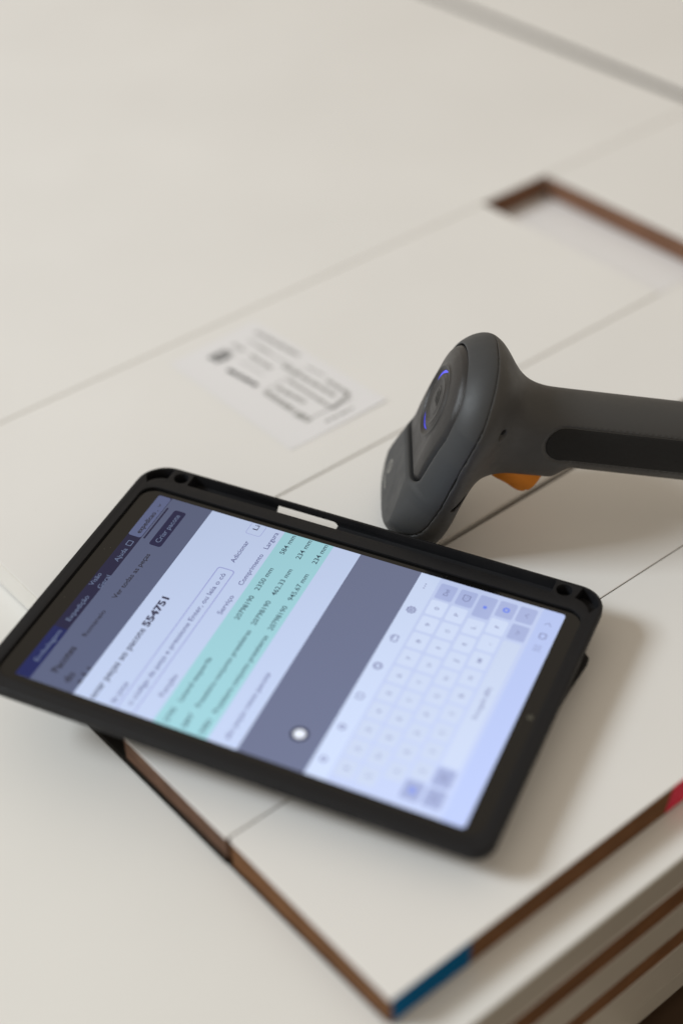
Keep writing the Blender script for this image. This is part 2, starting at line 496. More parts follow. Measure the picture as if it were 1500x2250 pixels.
patch("page_header", 0, 148.2, 0, 8.2, E_HEAD, 1)
patch("active_tab", 0, 36.5, 0, 8.4, E_TAB, 2)
patch("user_box", 112.6, 147.9, -0.0, 7.9, E_BOX, 2, 1.4)
patch("page_header", 138.5, 148.2, 9.6, 9.7, E_GREY, 1)
patch("dimmed_page", 0, 148.2, 8.2, 33.3, E_GREY, 1)
patch("header_line", 113, 140.2, 9.2, 10.3, E_HEAD, 2)
patch("create_button", 110.0, 140.3, 14.1, 21.4, E_BTN, 2, 1.5)
text("header_lettering", [("Embalagem", 11.5, 34.5, 4.7, 2.9, 0), ("Expedição", 42.3, 62.0, 4.6, 2.9, 0), ("Visão", 69.6, 79.6, 1.9, 2.7, 0), ("Geral", 69.4, 80.0, 7.0, 2.7, 0),
                          ("Ajuda", 91.0, 102.0, 4.7, 2.9, 0)], E_LBLN, 3)
loops("help_icon", [(rrect(104.4, 108.6, 2.9, 6.3, .4, 2), rrect(104.9, 108.1, 3.4, 5.8, .3, 2))], E_LBLN, 3)
text("user_lettering", [("expedicao .", 115.5, 136.2, 4.5, 3.0, 0.012)], E_LBL, 3)
loops("user_chevron", [([(139.0, 3.6), (140.2, 4.8), (141.4, 3.6), (141.4, 4.2), (140.2, 5.4), (139.0, 4.2)], [(139.0, 3.9), (140.2, 5.1), (141.4, 3.9), (141.4, 3.9), (140.2, 5.1), (139.0, 3.9)])], E_LBL, 3)
text("button_lettering", [("Criar pacote", 113.0, 137.2, 17.7, 3.1, 0)], E_LBLN, 3)
text("page_lettering", [("Pacotes", 8.7, 27.4, 17.0, 4.3, 0.012), ("do", 5.2, 11.8, 25.6, 4.3, 0.012), ("Romaneio", 36.0, 56.0, 17.9, 2.9, 0), ("Ver todas as peças", 66.0, 103.0, 18.0, 2.9, 0.006)], E_LBL, 3)
patch("heading_fragment", 7.0, 9.2, 31.6, 33.3, E_LBL, 2)
patch("heading_fragment", 12.5, 13.6, 30.4, 33.3, E_LBL, 2)
patch("heading_fragment", 17.0, 18.1, 30.9, 33.3, E_LBL, 2)

text("title_lettering", [("onar peças ao pacote", 1.0, 52.6, 42.6, 3.9, 0.004)], E_TXT, 2)
text("title_number", [("554751", 54.6, 77.6, 42.6, 4.1, 0.03)], E_TXT, 2)
text("field_label", [("da peça", 2.2, 16.9, 53.4, 2.9, 0)], E_TXT2, 2)
loops("input_box", [(rrect(-0.0, 109.6, 56.9, 66.9, 1.8, 5), rrect(-0.0, 108.9, 57.5, 66.3, 1.4, 5))], E_LINE, 2)
text("placeholder", [("o código da peça e pressione Enter, ou leia o có", 4.6, 105.6, 61.9, 2.9, 0)], E_TXT2, 2)
loops("list_box", [(rrect(138.9, 148.2, 57.8, 66.8, 1.5, 4), rrect(139.2, 148.2, 58.1, 66.5, 1.3, 4))], E_LINE, 2)
text("action_lettering", [("Adicionar", 115.2, 133.4, 61.9, 2.9, 0)], E_TXT2, 2)
text("list_lettering", [("Li", 143.2, 147.2, 61.6, 3.0, 0)], E_TXT, 2)
text("column_headings", [("Função", 15.6, 31.0, 73.2, 2.9, 0), ("Serviço", 77.6, 92.4, 73.4, 2.9, 0), ("Comprimento", 101.2, 127.0, 73.6, 2.9, 0), ("Largura", 131.8, 145.8, 73.6, 2.9, 0)], E_TXT2, 2)
patch("table_rows", 0, 148.2, 77.6, 106.6, E_GREEN, 1)
rows = []
for y, first, func, serv, comp, larg in ((83.2, "5795", "Lateral esquerda", "20798190", "2350 mm", "584 mm"), (92.8, "5897", "Prateleira conjunto prateleiras", "20798190", "462.33 mm", "234 mm"),
                                         (102.3, "5981", "Prateleira conjunto prateleiras", "20798190", "945.67 mm", "234 mm")):
    rows += [(first, 2.2, 11.6, y, 2.8, 0), (func, 16.6, 48.2 if func[0] == 'L' else 73.2, y, 2.9, 0), (serv, 77.6, 96.4, y, 2.9, 0),
             (comp, 101.2, 119.4 if comp[0] == '2' else 122.6, y, 2.9, 0), (larg, 131.5, 147.4, y, 2.9, 0)]
text("table_lettering", rows, E_TXTG, 2)
text("note_lettering", [("são peças neste pacote", 4.0, 50.5, 114.8, 2.9, 0)], E_TXT2, 2)
patch("grey_band", 0, 148.2, 122.4, 157.4, E_GREY2, 1)
loops("assist_ring", [(circ(20.8, 145.6, 4.6), circ(20.8, 145.6, 3.1))], E_RING, 2)
bm = bmesh.new(); poly(bm, circ(20.8, 145.6, 3.0), 2)
for f in bm.faces:
    f.normal_update()
    if f.normal.z < 0: f.normal_flip()
me = bpy.data.meshes.new("assist_dot"); bm.to_mesh(me); bm.free()
obj("assist_dot", me, E_WHITE, screen)

patch("toolbar", 0, 148.2, 157.4, 168.4, E_TOOL, 1)
patch("keyboard_ground", 0, 148.2, 168.4, 225.3, E_KBD, 1)
patch("navigation_bar", 0, 148.2, 225.3, 236.8, E_NAV, 1, 1.4)

key_me = {}
def key(xc, yc, w=11.2, h=9.3, m=None):
    m = m or E_KEY
    k = (w, h, m.name)
    if k not in key_me:
        bm = bmesh.new()
        vs = [bm.verts.new((y * MM, x * MM, 0)) for x, y in rrect(-w / 2, w / 2, -h / 2, h / 2, 1.1, 3)]
        bm.faces.new(vs)
        for f in bm.faces:
            f.normal_update()
            if f.normal.z < 0: f.normal_flip()
        me = bpy.data.meshes.new("key"); bm.to_mesh(me); bm.free(); me.materials.append(m)
        key_me[k] = me
    o = bpy.data.objects.new("key", key_me[k]); COL.objects.link(o); o.parent = screen
    o.location = (*L2(xc, yc), 0.06 * MM)
    return o
# the key colour ramp uses object space, so keys sit slightly brighter at one level: acceptable for a backlit panel
glyphs = []
def krow(chars, x0, y, dx=12.83):
    for i, c in enumerate(chars):
        x = x0 + dx * i
        key(x, y)
        w = {'I': 0.7, 'J': 1.4, 'M': 2.6, 'W': 3.0, '1': 1.0, ',': 0.7, '?': 1.6}.get(c, 1.9)
        glyphs.append((c, x - w / 2, x + w / 2, y, 2.5, 0.0))
krow("1234567890", 10.6, 174.5)
krow("QWERTYUIOP", 10.3, 185.4)
krow("ASDFGHJKL", 18.2, 196.5)
krow("ZXCVBNM,?", 23.2, 207.4)
key(139.0, 174.8, 11.8, 9.4, E_KEYD); key(139.0, 186.0, 11.8, 9.4, E_KEYD)
key(136.8, 196.9, 16.4, 9.4, E_KEYD); key(139.2, 207.8, 11.8, 9.4, E_KEYD); key(10.6, 207.4, 11.6, 9.3, E_KEYD)
key(126.2, 218.7, 11.2, 9.3, E_KEYD); key(139.6, 218.6, 11.6, 9.3, E_KEYD); key(10.2, 218.4, 11.2, 9.3, E_KEYD); key(23.2, 218.2, 11.2, 9.3, E_KEYD)
key(74.5, 218.4, 88.4, 9.3)
glyphs += [("Del", 136.6, 141.4, 174.8, 2.6, 0), ("Português (BR)", 63.0, 85.0, 218.2, 2.4, 0)]
text("key_lettering", glyphs, E_KTXT, 4)
loops("backspace_icon", [([(136.4, 186.0), (137.9, 184.0), (141.6, 184.0), (141.6, 188.0), (137.9, 188.0)], [(137.0, 186.0), (138.2, 184.5), (141.1, 184.5), (141.1, 187.5), (138.2, 187.5)]),
                         ([(138.8, 185.2), (140.4, 186.5), (140.1, 186.9), (138.5, 185.6)], [(138.9, 185.4), (140.2, 186.5), (140.1, 186.7), (138.7, 185.6)])], E_KTXT, 4)
def disc(name, x, y, r, m, lv=4):
    bm = bmesh.new(); poly(bm, circ(x, y, r, 16), lv)
    for f in bm.faces:
        f.normal_update()
        if f.normal.z < 0: f.normal_flip()
    me = bpy.data.meshes.new(name); bm.to_mesh(me); bm.free(); return obj(name, me, m, screen)
disc("enter_dot", 136.8, 197.0, 1.1, E_KBLUE)
loops("shift_icon", [(circ(139.2, 207.8, 2.0, 8), circ(139.2, 207.8, 0.9, 8))], E_KBLUE, 4)
loops("shift_icon", [(circ(10.6, 207.4, 1.7, 8), circ(10.6, 207.4, 0.7, 8))], E_KBLUE, 4)
def chevron(x, y, s, up):
    k = 1 if up else -1
    return ([(x - s, y + s * .5 * k), (x, y - s * .5 * k), (x + s, y + s * .5 * k), (x + s, y + (s * .5 + .55) * k), (x, y + (-s * .5 + .55) * k), (x - s, y + (s * .5 + .55) * k)],
            [(x - s, y + (s * .5 + .25) * k), (x, y + (-s * .5 + .25) * k), (x + s, y + (s * .5 + .25) * k), (x + s, y + (s * .5 + .27) * k), (x, y + (-s * .5 + .27) * k), (x - s, y + (s * .5 + .27) * k)])
loops("arrow_icon", [chevron(139.6, 218.6, 1.6, True)], E_KTXT, 4)
loops("arrow_icon", [chevron(126.2, 218.7, 1.6, False)], E_KTXT, 4)
loops("key_icon", [(circ(10.2, 218.4, 1.2, 10), circ(10.2, 218.4, .5, 10))], E_KTXT, 4)
loops("key_icon", [(circ(23.2, 218.2, 1.3, 10), circ(23.2, 218.2, .4, 10))], E_KTXT, 4)
ic = []
for x in (11.4, 33.0):
    ic.append((circ(x, 162.3, 1.9, 12), circ(x, 162.3, 1.0, 12)))
ic.append((rrect(52.6, 56.6, 160.4, 164.2, .6, 3), rrect(53.2, 56.0, 161.0, 163.6, .4, 3)))
ic.append((circ(76.7, 162.4, 2.4, 16), circ(76.7, 162.4, 1.3, 16)))
ic.append((rrect(95.2, 100.2, 161.0, 164.6, .8, 3), rrect(95.8, 99.6, 161.6, 164.0, .5, 3)))
ic.append((rrect(97.2, 99.0, 160.2, 162.2, .3, 3), rrect(97.5, 98.7, 160.5, 161.9, .2, 3)))
ic.append(([(120 + (2.9 if i % 2 else 2.2) * math.cos(math.pi * i / 8), 162.8 + (2.9 if i % 2 else 2.2) * math.sin(math.pi * i / 8)) for i in range(16)], circ(120, 162.8, 1.6, 16)))
ic.append((circ(120, 162.8, 1.1, 10), circ(120, 162.8, .4, 10)))
for x in (137.6, 139.2, 140.8): ic.append((circ(x, 162.8, .42, 8), circ(x, 162.8, .05, 8)))
loops("toolbar_icons", ic, E_KTXT, 3)
loops("navigation_icons", [(rrect(126.9, 131.1, 228.9, 232.9, 1.3, 4), rrect(127.5, 130.5, 229.5, 232.3, .9, 4)),
                           ([(137.4, 228.9), (139.4, 230.8), (137.4, 232.7), (136.9, 232.3), (138.5, 230.8), (136.9, 229.3)], [(137.4, 229.3), (139.0, 230.8), (137.4, 232.3), (137.2, 232.1), (138.7, 230.8), (137.2, 229.5)])] +
      [(rrect(x - .3, x + .3, 229.0, 232.8, .1, 1), rrect(x - .1, x + .1, 229.1, 232.7, .05, 1)) for x in (118.2, 119.8, 121.4)], E_KTXT, 3)

# ------------------------------------------------------------------ tablet case
case = empty("tablet_case", TM)
tag(case, "black tablet case with an empty pen slot along its far side", "tablet case")

def lofted(name, outline_fn, prof, m, parent):
    """solid from stacked outlines: prof = [(inset, w)]"""
    bm = bmesh.new(); rings = []
    for ins, w in prof:
        rings.append([bm.verts.new((x * MM, y * MM, w * MM)) for x, y in outline_fn(ins)])
    n = len(rings[0])
    for a, b in zip(rings[:-1], rings[1:]):
        for i in range(n): bm.faces.new((a[i], a[(i + 1) % n], b[(i + 1) % n], b[i]))
    bm.faces.new(rings[0][::-1]); bm.faces.new(rings[-1])
    return obj(name, bm, m, parent)
U0, U1, V0, V1 = -136.0, 134.8, -86.8, 97.6
def out_fn(i): return rrect(U0 + i, U1 - i, V0 + i, V1 - i, [15 - i, 17 - i, 11 - i, 11 - i], 14)
shell = lofted("shell", out_fn, [(5.0, -8.6), (3.4, -7.9), (1.5, -5.9), (0.5, -4.6), (0.0, -3.2), (0.0, 0.4), (0.25, 1.0), (0.7, 1.35), (1.2, 1.5)], M_CASE, case)
cut_bm = bmesh.new()
def cutter(pts, w0, w1): prism(cut_bm, [(x * MM, y * MM) for x, y in pts], w0 * MM, w1 * MM)
cutter(rrect(-128.6, 128.6, -84.4, 84.4, 9.2, 8), -5.8, 0.02)                 # bed of the tablet
cutter(rrect(-128.9, 127.3, -78.4, 78.3, 8.6, 8), -0.5, 4)                    # opening over the glass
cutter(rrect(-107.4, 106.4, 86.0, 95.6, [0.9, 0.9, .9, .9], 3), -5.4, 4)      # pen slot
for uc in (-113.0, 112.3):
    cutter(circ(uc, 90.2, 4.3, 28), -5.4, 4)
# pockets in the far corners, following the outer curve
def corner_pocket(sign):
    cu, cv, rr = (U1 - 15, V1 - 15, 15 - 2.0) if sign > 0 else (U0 + 17, V1 - 17, 17 - 2.0)
    pts = []
    a0, a1 = (86, 14) if sign > 0 else (94, 160)
    for i in range(11):
        a = R(a0 + (a1 - a0) * i / 10)
        pts.append((cu + rr * math.cos(a), cv + rr * math.sin(a)))
    r2 = 9.8
    cu2, cv2 = (118.2, 76.0) if sign > 0 else (-119.2, 76.0)
    for i in range(8):
        a = R(a1 + (a0 - a1) * i / 7)
        pts.append((cu2 + (r2 + 1.3) * math.cos(a), cv2 + (r2 + 1.0) * math.sin(a)))
    if sign > 0: pts = pts[::-1]
    cutter(pts, -5.4, 4)
corner_pocket(1); corner_pocket(-1)
# window through the outer wall and floor of the slot
wb = rrect(-55.8, -19.0, -12.0, -3.0, [3.2, 1.2, 0, 0], 5)
lo = [cut_bm.verts.new((u * MM, 86.6 * MM, w * MM)) for u, w in wb]
hi = [cut_bm.verts.new((u * MM, 101 * MM, w * MM)) for u, w in wb]
cut_bm.faces.new(lo); cut_bm.faces.new(hi[::-1])
for i in range(len(lo)): cut_bm.faces.new((lo[i], hi[i], hi[(i + 1) % len(lo)], lo[(i + 1) % len(lo)]))
# side cut-outs: ports and buttons on the near side
cutter(rrect(28, 70, -92, -86.0, 0.4, 2), -4.0, -1.4)
bmesh.ops.recalc_face_normals(cut_bm, faces=cut_bm.faces)
cm = bpy.data.meshes.new("cutter"); cut_bm.to_mesh(cm); cut_bm.free()
co = bpy.data.objects.new("cutter", cm); COL.objects.link(co); co.matrix_world = TM
bpy.context.view_layer.update()
bo = shell.modifiers.new("b", 'BOOLEAN'); bo.operation = 'DIFFERENCE'; bo.object = co; bo.solver = 'EXACT'; bo.use_self = True
bv = shell.modifiers.new("v", 'BEVEL'); bv.width = 0.55 * MM; bv.segments = 2; bv.limit_method = 'ANGLE'; bv.angle_limit = R(50); bv.use_clamp_overlap = True
apply_mods(shell)
bpy.data.objects.remove(co)
sm = shell.data
sm.polygons.foreach_set("use_smooth", [True] * len(sm.polygons))
es = sm.edges
shell.data.set_sharp_from_angle(angle=R(38))
# volume buttons on the near side
for a, b in ((30, 48), (51, 68)):
    slab("button", [(a, -86.75), (b, -86.75), (b, -85.7), (a, -85.7)], -3.8, -1.6, M_CASE, case, 0.3)
# folded cover panels under the case
def panel_world(name, uv, zbot, thick):
    bm = bmesh.new(); lo = []; hi = []
    inv = TM.inverted()
    for u, v in uv:
        p = TM @ Vector((u * MM, v * MM, -8.6 * MM))
        lo.append(bm.verts.new(inv @ Vector((p.x, p.y, zbot)))); hi.append(bm.verts.new(inv @ Vector((p.x, p.y, zbot + thick))))
    bm.faces.new(lo[::-1]); bm.faces.new(hi)
    n = len(lo)
    for i in range(n): bm.faces.new((lo[i], lo[(i + 1) % n], hi[(i + 1) % n], hi[i]))
    return obj(name, bm, M_COVER, case)
slab("cover_back", [(-126, -70), (112, -70), (126, -60), (134.2, 34), (136.9, 54), (136.6, 58.5), (134, 61.2), (130, 62), (-126, 62)], -11.2, -8.65, M_COVER, case, 0.5)
def fold(name, u0, z0, u1, z1, v0, v1, t):
    """a stiff cover panel leaning from height z0 at u0 to height z1 at u1"""
    inv = TM.inverted(); bm = bmesh.new(); lo = []; hi = []
    for u, v, z in ((u0, v0, z0), (u1, v0, z1), (u1, v1, z1), (u0, v1, z0)):
        p = TM @ Vector((u * MM, v * MM, -9 * MM))
        lo.append(bm.verts.new(inv @ Vector((p.x, p.y, z)))); hi.append(bm.verts.new(inv @ Vector((p.x, p.y, z + t))))
    bm.faces.new(lo[::-1]); bm.faces.new(hi)
    for i in range(4): bm.faces.new((lo[i], lo[(i + 1) % 4], hi[(i + 1) % 4], hi[i]))
    return obj(name, bm, M_COVER, case)
panel_world("cover_flap", rrect(-46, 122, -70, 56, 6, 6), 0.0003, 0.0024)
fold("cover_fold", 121, 0.0029, -40, 0.0125, -68, 54, 0.0022)

# ------------------------------------------------------------------ barcode scanner: signed-distance modelling in its own frame (mm): e to the nose, b to the handle side, l to the near side
EV = np.array((-0.29640908, 0.25458293, -0.92050485)); BV = np.array((0.69829604, -0.59975980, -0.39073113)); LV = np.array((-0.65155529, -0.75860115, 0.0))
SO = np.array((0.48225226, 0.51565215, 0.08207103)) - np.array((0.7586, -0.6516, 0.0)) * 0.0019 - LV * 0.0008
SM = Matrix(((EV[0], BV[0], LV[0], SO[0]), (EV[1], BV[1], LV[1], SO[1]), (EV[2], BV[2], LV[2], SO[2]), (0, 0, 0, 1)))

def sstep(a, b, x):
    t = np.clip((x - a) / (b - a), 0, 1); return t * t * (3 - 2 * t)
SEAM = 17.5
def head_raw(e, b, l):
    w = np.interp(e, [-48, -33, -10, 8, 34, 44, 80], [33, 37.5, 43.4, 45, 43.8, 42.5, 41.0])
    q = np.where(e > 0, 3.0, 2.4)
    al = np.abs(l) / w
    ef = np.maximum(e - 44.0, 0) / 36.8; er = np.maximum(-9 - e, 0) / 32.8
    r = (al ** q + ef ** q + er ** q) ** (1 / q)          # 1 on the outline seen from above
    k = np.interp(e, [-40, -15, 10, 40, 62], [0.74, 0.62, 0.56, 0.54, 0.20])
    X = np.maximum(r - (1 - k), 0) / k
    kl = np.interp(e, [14, 46], [0.62, 0.34])
    Xl = np.maximum(r - (1 - kl), 0) / kl
    pl = np.interp(e, [14, 46], [1.85, 2.6])
    # the nose panel stands slightly proud of the button panel
    top = -1.5 * sstep(34, 40, e)
    yt = np.maximum(SEAM - b, 0) / (SEAM - top)
    yl = np.maximum(b - SEAM, 0) / np.interp(e, [-45, -15, 10], [15.0, 15.5, 12.8])
    t = np.clip(yl / 0.4, 0, 1)
    Xm = X * (1 - t) + Xl * t
    Ft = (X ** 1.75 + yt ** 1.75) ** (1 / 1.75)
    Fl = (Xm ** pl + yl ** pl) ** (1 / pl)
    return np.where(b < SEAM, Ft, Fl) - 1
def grad_norm(fn, e, b, l, h=0.25):
    f0 = fn(e, b, l)
    gx = (fn(e + h, b, l) - f0) / h; gy = (fn(e, b + h, l) - f0) / h; gz = (fn(e, b, l + h) - f0) / h
    return f0 / np.maximum(np.sqrt(gx * gx + gy * gy + gz * gz), 0.018)
def f_head(e, b, l): return grad_norm(head_raw, e, b, l)
HA = R(14.0)
HD = np.array((-math.sin(HA), math.cos(HA)))       # handle direction in (e, b)
HN = np.array((math.cos(HA), math.sin(HA)))        # across the handle towards the trigger side
H0 = np.array((1.0, 31.0))
def hcoord(e, b):
    de, db = e - H0[0], b - H0[1]
    return de * HD[0] + db * HD[1], de * HN[0] + db * HN[1]
def handle_raw(e, b, l):
    s, n = hcoord(e, b)
    front = 21.5 + 8.6 * (1 - sstep(38, 49, s)) + 10 * sstep(118, 150, s)
    back = 21.5 + 2.0 * sstep(118, 150, s)
    wl = 18.2 + 1.5 * (1 - sstep(10, 45, s)) + 2 * sstep(118, 150, s)
    nn = np.where(n > 0, n / front, -n / back)
    ll = np.abs(l) / wl
    se = np.maximum(np.maximum(-(s + 14) / 20, (s - 132) / 18), 0)
    return (nn ** 2.3 + ll ** 2.3 + se ** 2.6) ** (1 / 2.3) - 1
def f_handle(e, b, l): return grad_norm(handle_raw, e, b, l)
def smin(a, b, k):
    h = np.maximum(k - np.abs(a - b), 0) / k
    return np.minimum(a, b) - h * h * k * 0.25
def seam(e, b, l):
    """below zero on the cover side of the joint: under the side rim and round the corners of the nose"""
    u = b - np.interp(e, [36, 50, 64], [17.5, 16.4, 15.2])
    ef = np.maximum(e - 41.0, 0) / 36.5
    v = (((np.abs(l) / 46.0) ** 2.15 + ef ** 2.15) ** (1 / 2.15) - 1) * 34
    h = np.maximum(5.0 - np.abs(u - v), 0) / 5.0
    return np.maximum(u, v) + h * h * 1.25
def f_cyl(c, r, e, b, l, ax=1.0, ang=0.0):
    x = (e - c[0]) * math.cos(ang) + (b - c[1]) * math.sin(ang); y = -(e - c[0]) * math.sin(ang) + (b - c[1]) * math.cos(ang)
    x = np.maximum(np.abs(x) - (ax - 1) * r, 0)
    return np.sqrt(x * x + y * y) - r
def inlay_plan(e, b):
    s, n = hcoord(e, b)
    x = np.maximum(40.5 - s, 0); x2 = np.maximum(s - 108, 0)
    return np.sqrt(x * x + x2 * x2 + (n + 0.5) ** 2) - 10.2
def insert_plan(e, b, l):
    w = np.interp(e, [-34, -20, 0, 30, 38], [28.5, 30.5, 32.6, 30.5, 29.5])
    r = 7.0
    fx = np.maximum(np.abs(l) - (w - r), 0); fe = np.maximum(e - (36.4 - r), 0)
    front = np.sqrt(fx * fx + fe * fe) - r
    rr = np.maximum(-8 - e, 0) / 23.4
    rear = ((np.abs(l) / w) ** 2.2 + rr ** 2.2) ** (1 / 2.2)
    return np.where(e < -8, (rear - 1) * w, np.maximum(front, np.abs(l) - w))
def f_base(e, b, l): return smin(f_head(e, b, l), f_handle(e, b, l), 26.0)
HOLE_L = 60.0
while f_base(np.array([-12.5]), np.array([31.5]), np.array([HOLE_L]))[0] > 0: HOLE_L -= 0.1
def f_body(e, b, l):
    d = smin(f_head(e, b, l), f_handle(e, b, l), 26.0)
    d = np.maximum(d, 0.08 - seam(e, b, l))
    # screw hole, side vent and grip recess on both sides
    d = np.maximum(d, 3.5 - np.sqrt((e + 12.5) ** 2 + (b - 31.5) ** 2 + (np.abs(l) - HOLE_L) ** 2))
    d = np.maximum(d, -np.maximum(f_cyl((33.0, 26.0), 1.35, e, b, l, 4.0, R(150)), 30.0 - np.abs(l)))
    hd = f_handle(e, b, l)
    rec = np.maximum(inlay_plan(e, b) - 1.3, -(hd + 0.8))
    d = np.maximum(d, -np.maximum(rec, 6 - np.abs(l)))
    return d
def f_inlay(e, b, l):
    return np.maximum(np.maximum(np.maximum(f_handle(e, b, l) + 0.35, -(f_handle(e, b, l) + 2.6)), inlay_plan(e, b)), 5 - l)
def f_cover(e, b, l):
    d = f_head(e, b, l)
    d = np.maximum(d, seam(e, b, l) + 0.08)
    ip = insert_plan(e, b, l)
    rec = np.maximum(ip, -(d + 4.0))
    # softly rolled lip round the button panel
    lip = np.maximum(ip - 2.2, -(d + 0.9 * np.clip(1 - ip / 2.2, 0, 1)))
    d = np.maximum(d, -np.maximum(ip, b - 12))
    d = d + 0.9 * np.clip(1 - np.maximum(ip, 0) / 2.6, 0, 1) ** 2
    return d
def f_insert(e, b, l):
    d = f_head(e, b, l)
    ip = insert_plan(e, b, l)
    r = np.sqrt(e * e + l * l)
    rel = 0.55 * np.exp(-((r - 19.6) / 1.0) ** 2) - 0.6 * np.exp(-((r - 16.6) / 1.5) ** 2) + 0.35 * np.exp(-((r - 12.8) / 0.9) ** 2) - 0.3 * np.exp(-((r - 9.2) / 1.5) ** 2)
    sink = 0.1 + 0.7 * sstep(18, 37, e)
    roll = 1.3 * np.clip(1 + (ip + 0.45) / 3.0, 0, 1) ** 2
    dd = d + sink - rel * 1.4 + roll
    return np.maximum(np.maximum(dd, ip + 0.32), b - 12.5)

def surface_net(fn, lo, hi, h):
    ax = [np.arange(lo[i], hi[i] + h, h, dtype=np.float64) for i in range(3)]
    n = [len(a) for a in ax]
    F = np.empty(n, dtype=np.float32)
    step = 40
    for i in range(0, n[0], step):
        X, Y, Z = np.meshgrid(ax[0][i:i + step], ax[1], ax[2], indexing='ij')
        F[i:i + step] = fn(X, Y, Z)
    sgn = F < 0
    c = np.zeros([k - 1 for k in n], dtype=np.int8)
    for dx in (0, 1):
        for dy in (0, 1):
            for dz in (0, 1):
                c += sgn[dx:n[0] - 1 + dx, dy:n[1] - 1 + dy, dz:n[2] - 1 + dz]
    act = (c > 0) & (c < 8)
    idx = -np.ones(act.shape, dtype=np.int64)
    cells = np.argwhere(act)
    idx[act] = np.arange(len(cells))
    acc = np.zeros((len(cells), 3)); cnt = np.zeros(len(cells))
    corners = [(dx, dy, dz) for dx in (0, 1) for dy in (0, 1) for dz in (0, 1)]
    for a in corners:
        for k in range(3):
            if a[k] == 1: continue
            b = list(a); b[k] = 1
            fa = F[cells[:, 0] + a[0], cells[:, 1] + a[1], cells[:, 2] + a[2]]; fb = F[cells[:, 0] + b[0], cells[:, 1] + b[1], cells[:, 2] + b[2]]
            m = (fa < 0) != (fb < 0)
            t = np.where(m, fa / np.where(fa == fb, 1, fa - fb), 0)
            p = np.tile(np.array(a, float), (len(cells), 1)); p[:, k] += t
            acc[m] += p[m]; cnt[m] += 1
    P = np.array(lo) + (cells + acc / np.maximum(cnt, 1)[:, None]) * h
    quads = []
    for k in range(3):
        i1, i2 = (k + 1) % 3, (k + 2) % 3
        sl0 = [slice(None)] * 3; sl1 = [slice(None)] * 3
        sl0[k] = slice(0, n[k] - 1); sl1[k] = slice(1, n[k])
        ch = sgn[tuple(sl0)] != sgn[tuple(sl1)]
        pos = np.argwhere(ch)
        ok = (pos[:, i1] > 0) & (pos[:, i1] < n[i1] - 1) & (pos[:, i2] > 0) & (pos[:, i2] < n[i2] - 1)
        pos = pos[ok]
        inside = sgn[pos[:, 0], pos[:, 1], pos[:, 2]]
        def g(d1, d2):
            q = pos.copy(); q[:, i1] += d1; q[:, i2] += d2
            return idx[q[:, 0], q[:, 1], q[:, 2]]
        Q = np.stack([g(-1, -1), g(0, -1), g(0, 0), g(-1, 0)], 1)
        Q[~inside] = Q[~inside][:, ::-1]
        quads.append(Q)
    Q = np.concatenate(quads)
    eps = 0.05
    for _ in range(2):
        e, b, l = P[:, 0], P[:, 1], P[:, 2]
        f0 = fn(e, b, l)
        G = np.stack([(fn(e + eps, b, l) - fn(e - eps, b, l)), (fn(e, b + eps, l) - fn(e, b - eps, l)), (fn(e, b, l + eps) - fn(e, b, l - eps))], 1) / (2 * eps)
        st = G * (f0 / np.maximum((G * G).sum(1), 0.05))[:, None]
        ln = np.linalg.norm(st, axis=1)
        st *= np.minimum(1, 0.35 * h / np.maximum(ln, 1e-9))[:, None]
        P = P - st
    return P, Q

def sdf_mesh(name, fn, lo, hi, h, m, parent):
    P, Q = surface_net(fn, lo, hi, h)
    me = bpy.data.meshes.new(name)
    me.vertices.add(len(P)); me.vertices.foreach_set("co", (P * MM).ravel())
    me.loops.add(Q.size); me.loops.foreach_set("vertex_index", Q.ravel().astype(np.int32))
    me.polygons.add(len(Q)); me.polygons.foreach_set("loop_start", np.arange(0, Q.size, 4, dtype=np.int32))
    me.update(calc_edges=True); me.validate()
    me.polygons.foreach_set("use_smooth", [True] * len(me.polygons))
    return obj(name, me, m, parent), P

M_GREY = dusty(mat("grey_scanner_plastic", (0.041, 0.0435, 0.0465), 0.52, 0.36, bump=0.10, bscale=2600), 420, 0.035, (0.2, 0.19, 0.18), 0.35)
M_GREYD = dusty(mat("dark_scanner_plastic", (0.050, 0.050, 0.050), 0.52, 0.45, bump=0.10, bscale=2600), 420, 0.035, (0.2, 0.19, 0.18), 0.35)
M_INS = dusty(mat("button_panel_plastic", (0.017, 0.0165, 0.0175), 0.37, 0.5, bump=0.25, bscale=3800), 380, 0.05, (0.22, 0.2, 0.18), 0.5)
M_RUB = mat("black_grip_rubber", (0.010, 0.010, 0.010), 0.72, 0.3, bump=0.35, bscale=1800)
M_ORANGE = mat("orange_trigger_plastic", (0.72, 0.235, 0.012), 0.42, 0.4)
M_HOLE = mat("black_recess", (0.004, 0.004, 0.004), 0.6, 0.3)
M_LED = mat("blue_led", (0.01, 0.01, 0.05), 0.3, 0.5, emit=(0.008, 0.010, 0.60), estr=1.0)
M_LEDB = mat("bright_blue_led", (0.02, 0.02, 0.1), 0.3, 0.5, emit=(0.07, 0.07, 0.95), estr=1.0)
M_LEDN = mat("dim_blue_led", (0.01, 0.01, 0.04), 0.3, 0.5, emit=(0.006, 0.006, 0.24), estr=1.0)
M_LOGO = mat("pale_print", (0.24, 0.235, 0.22), 0.6, 0.3)

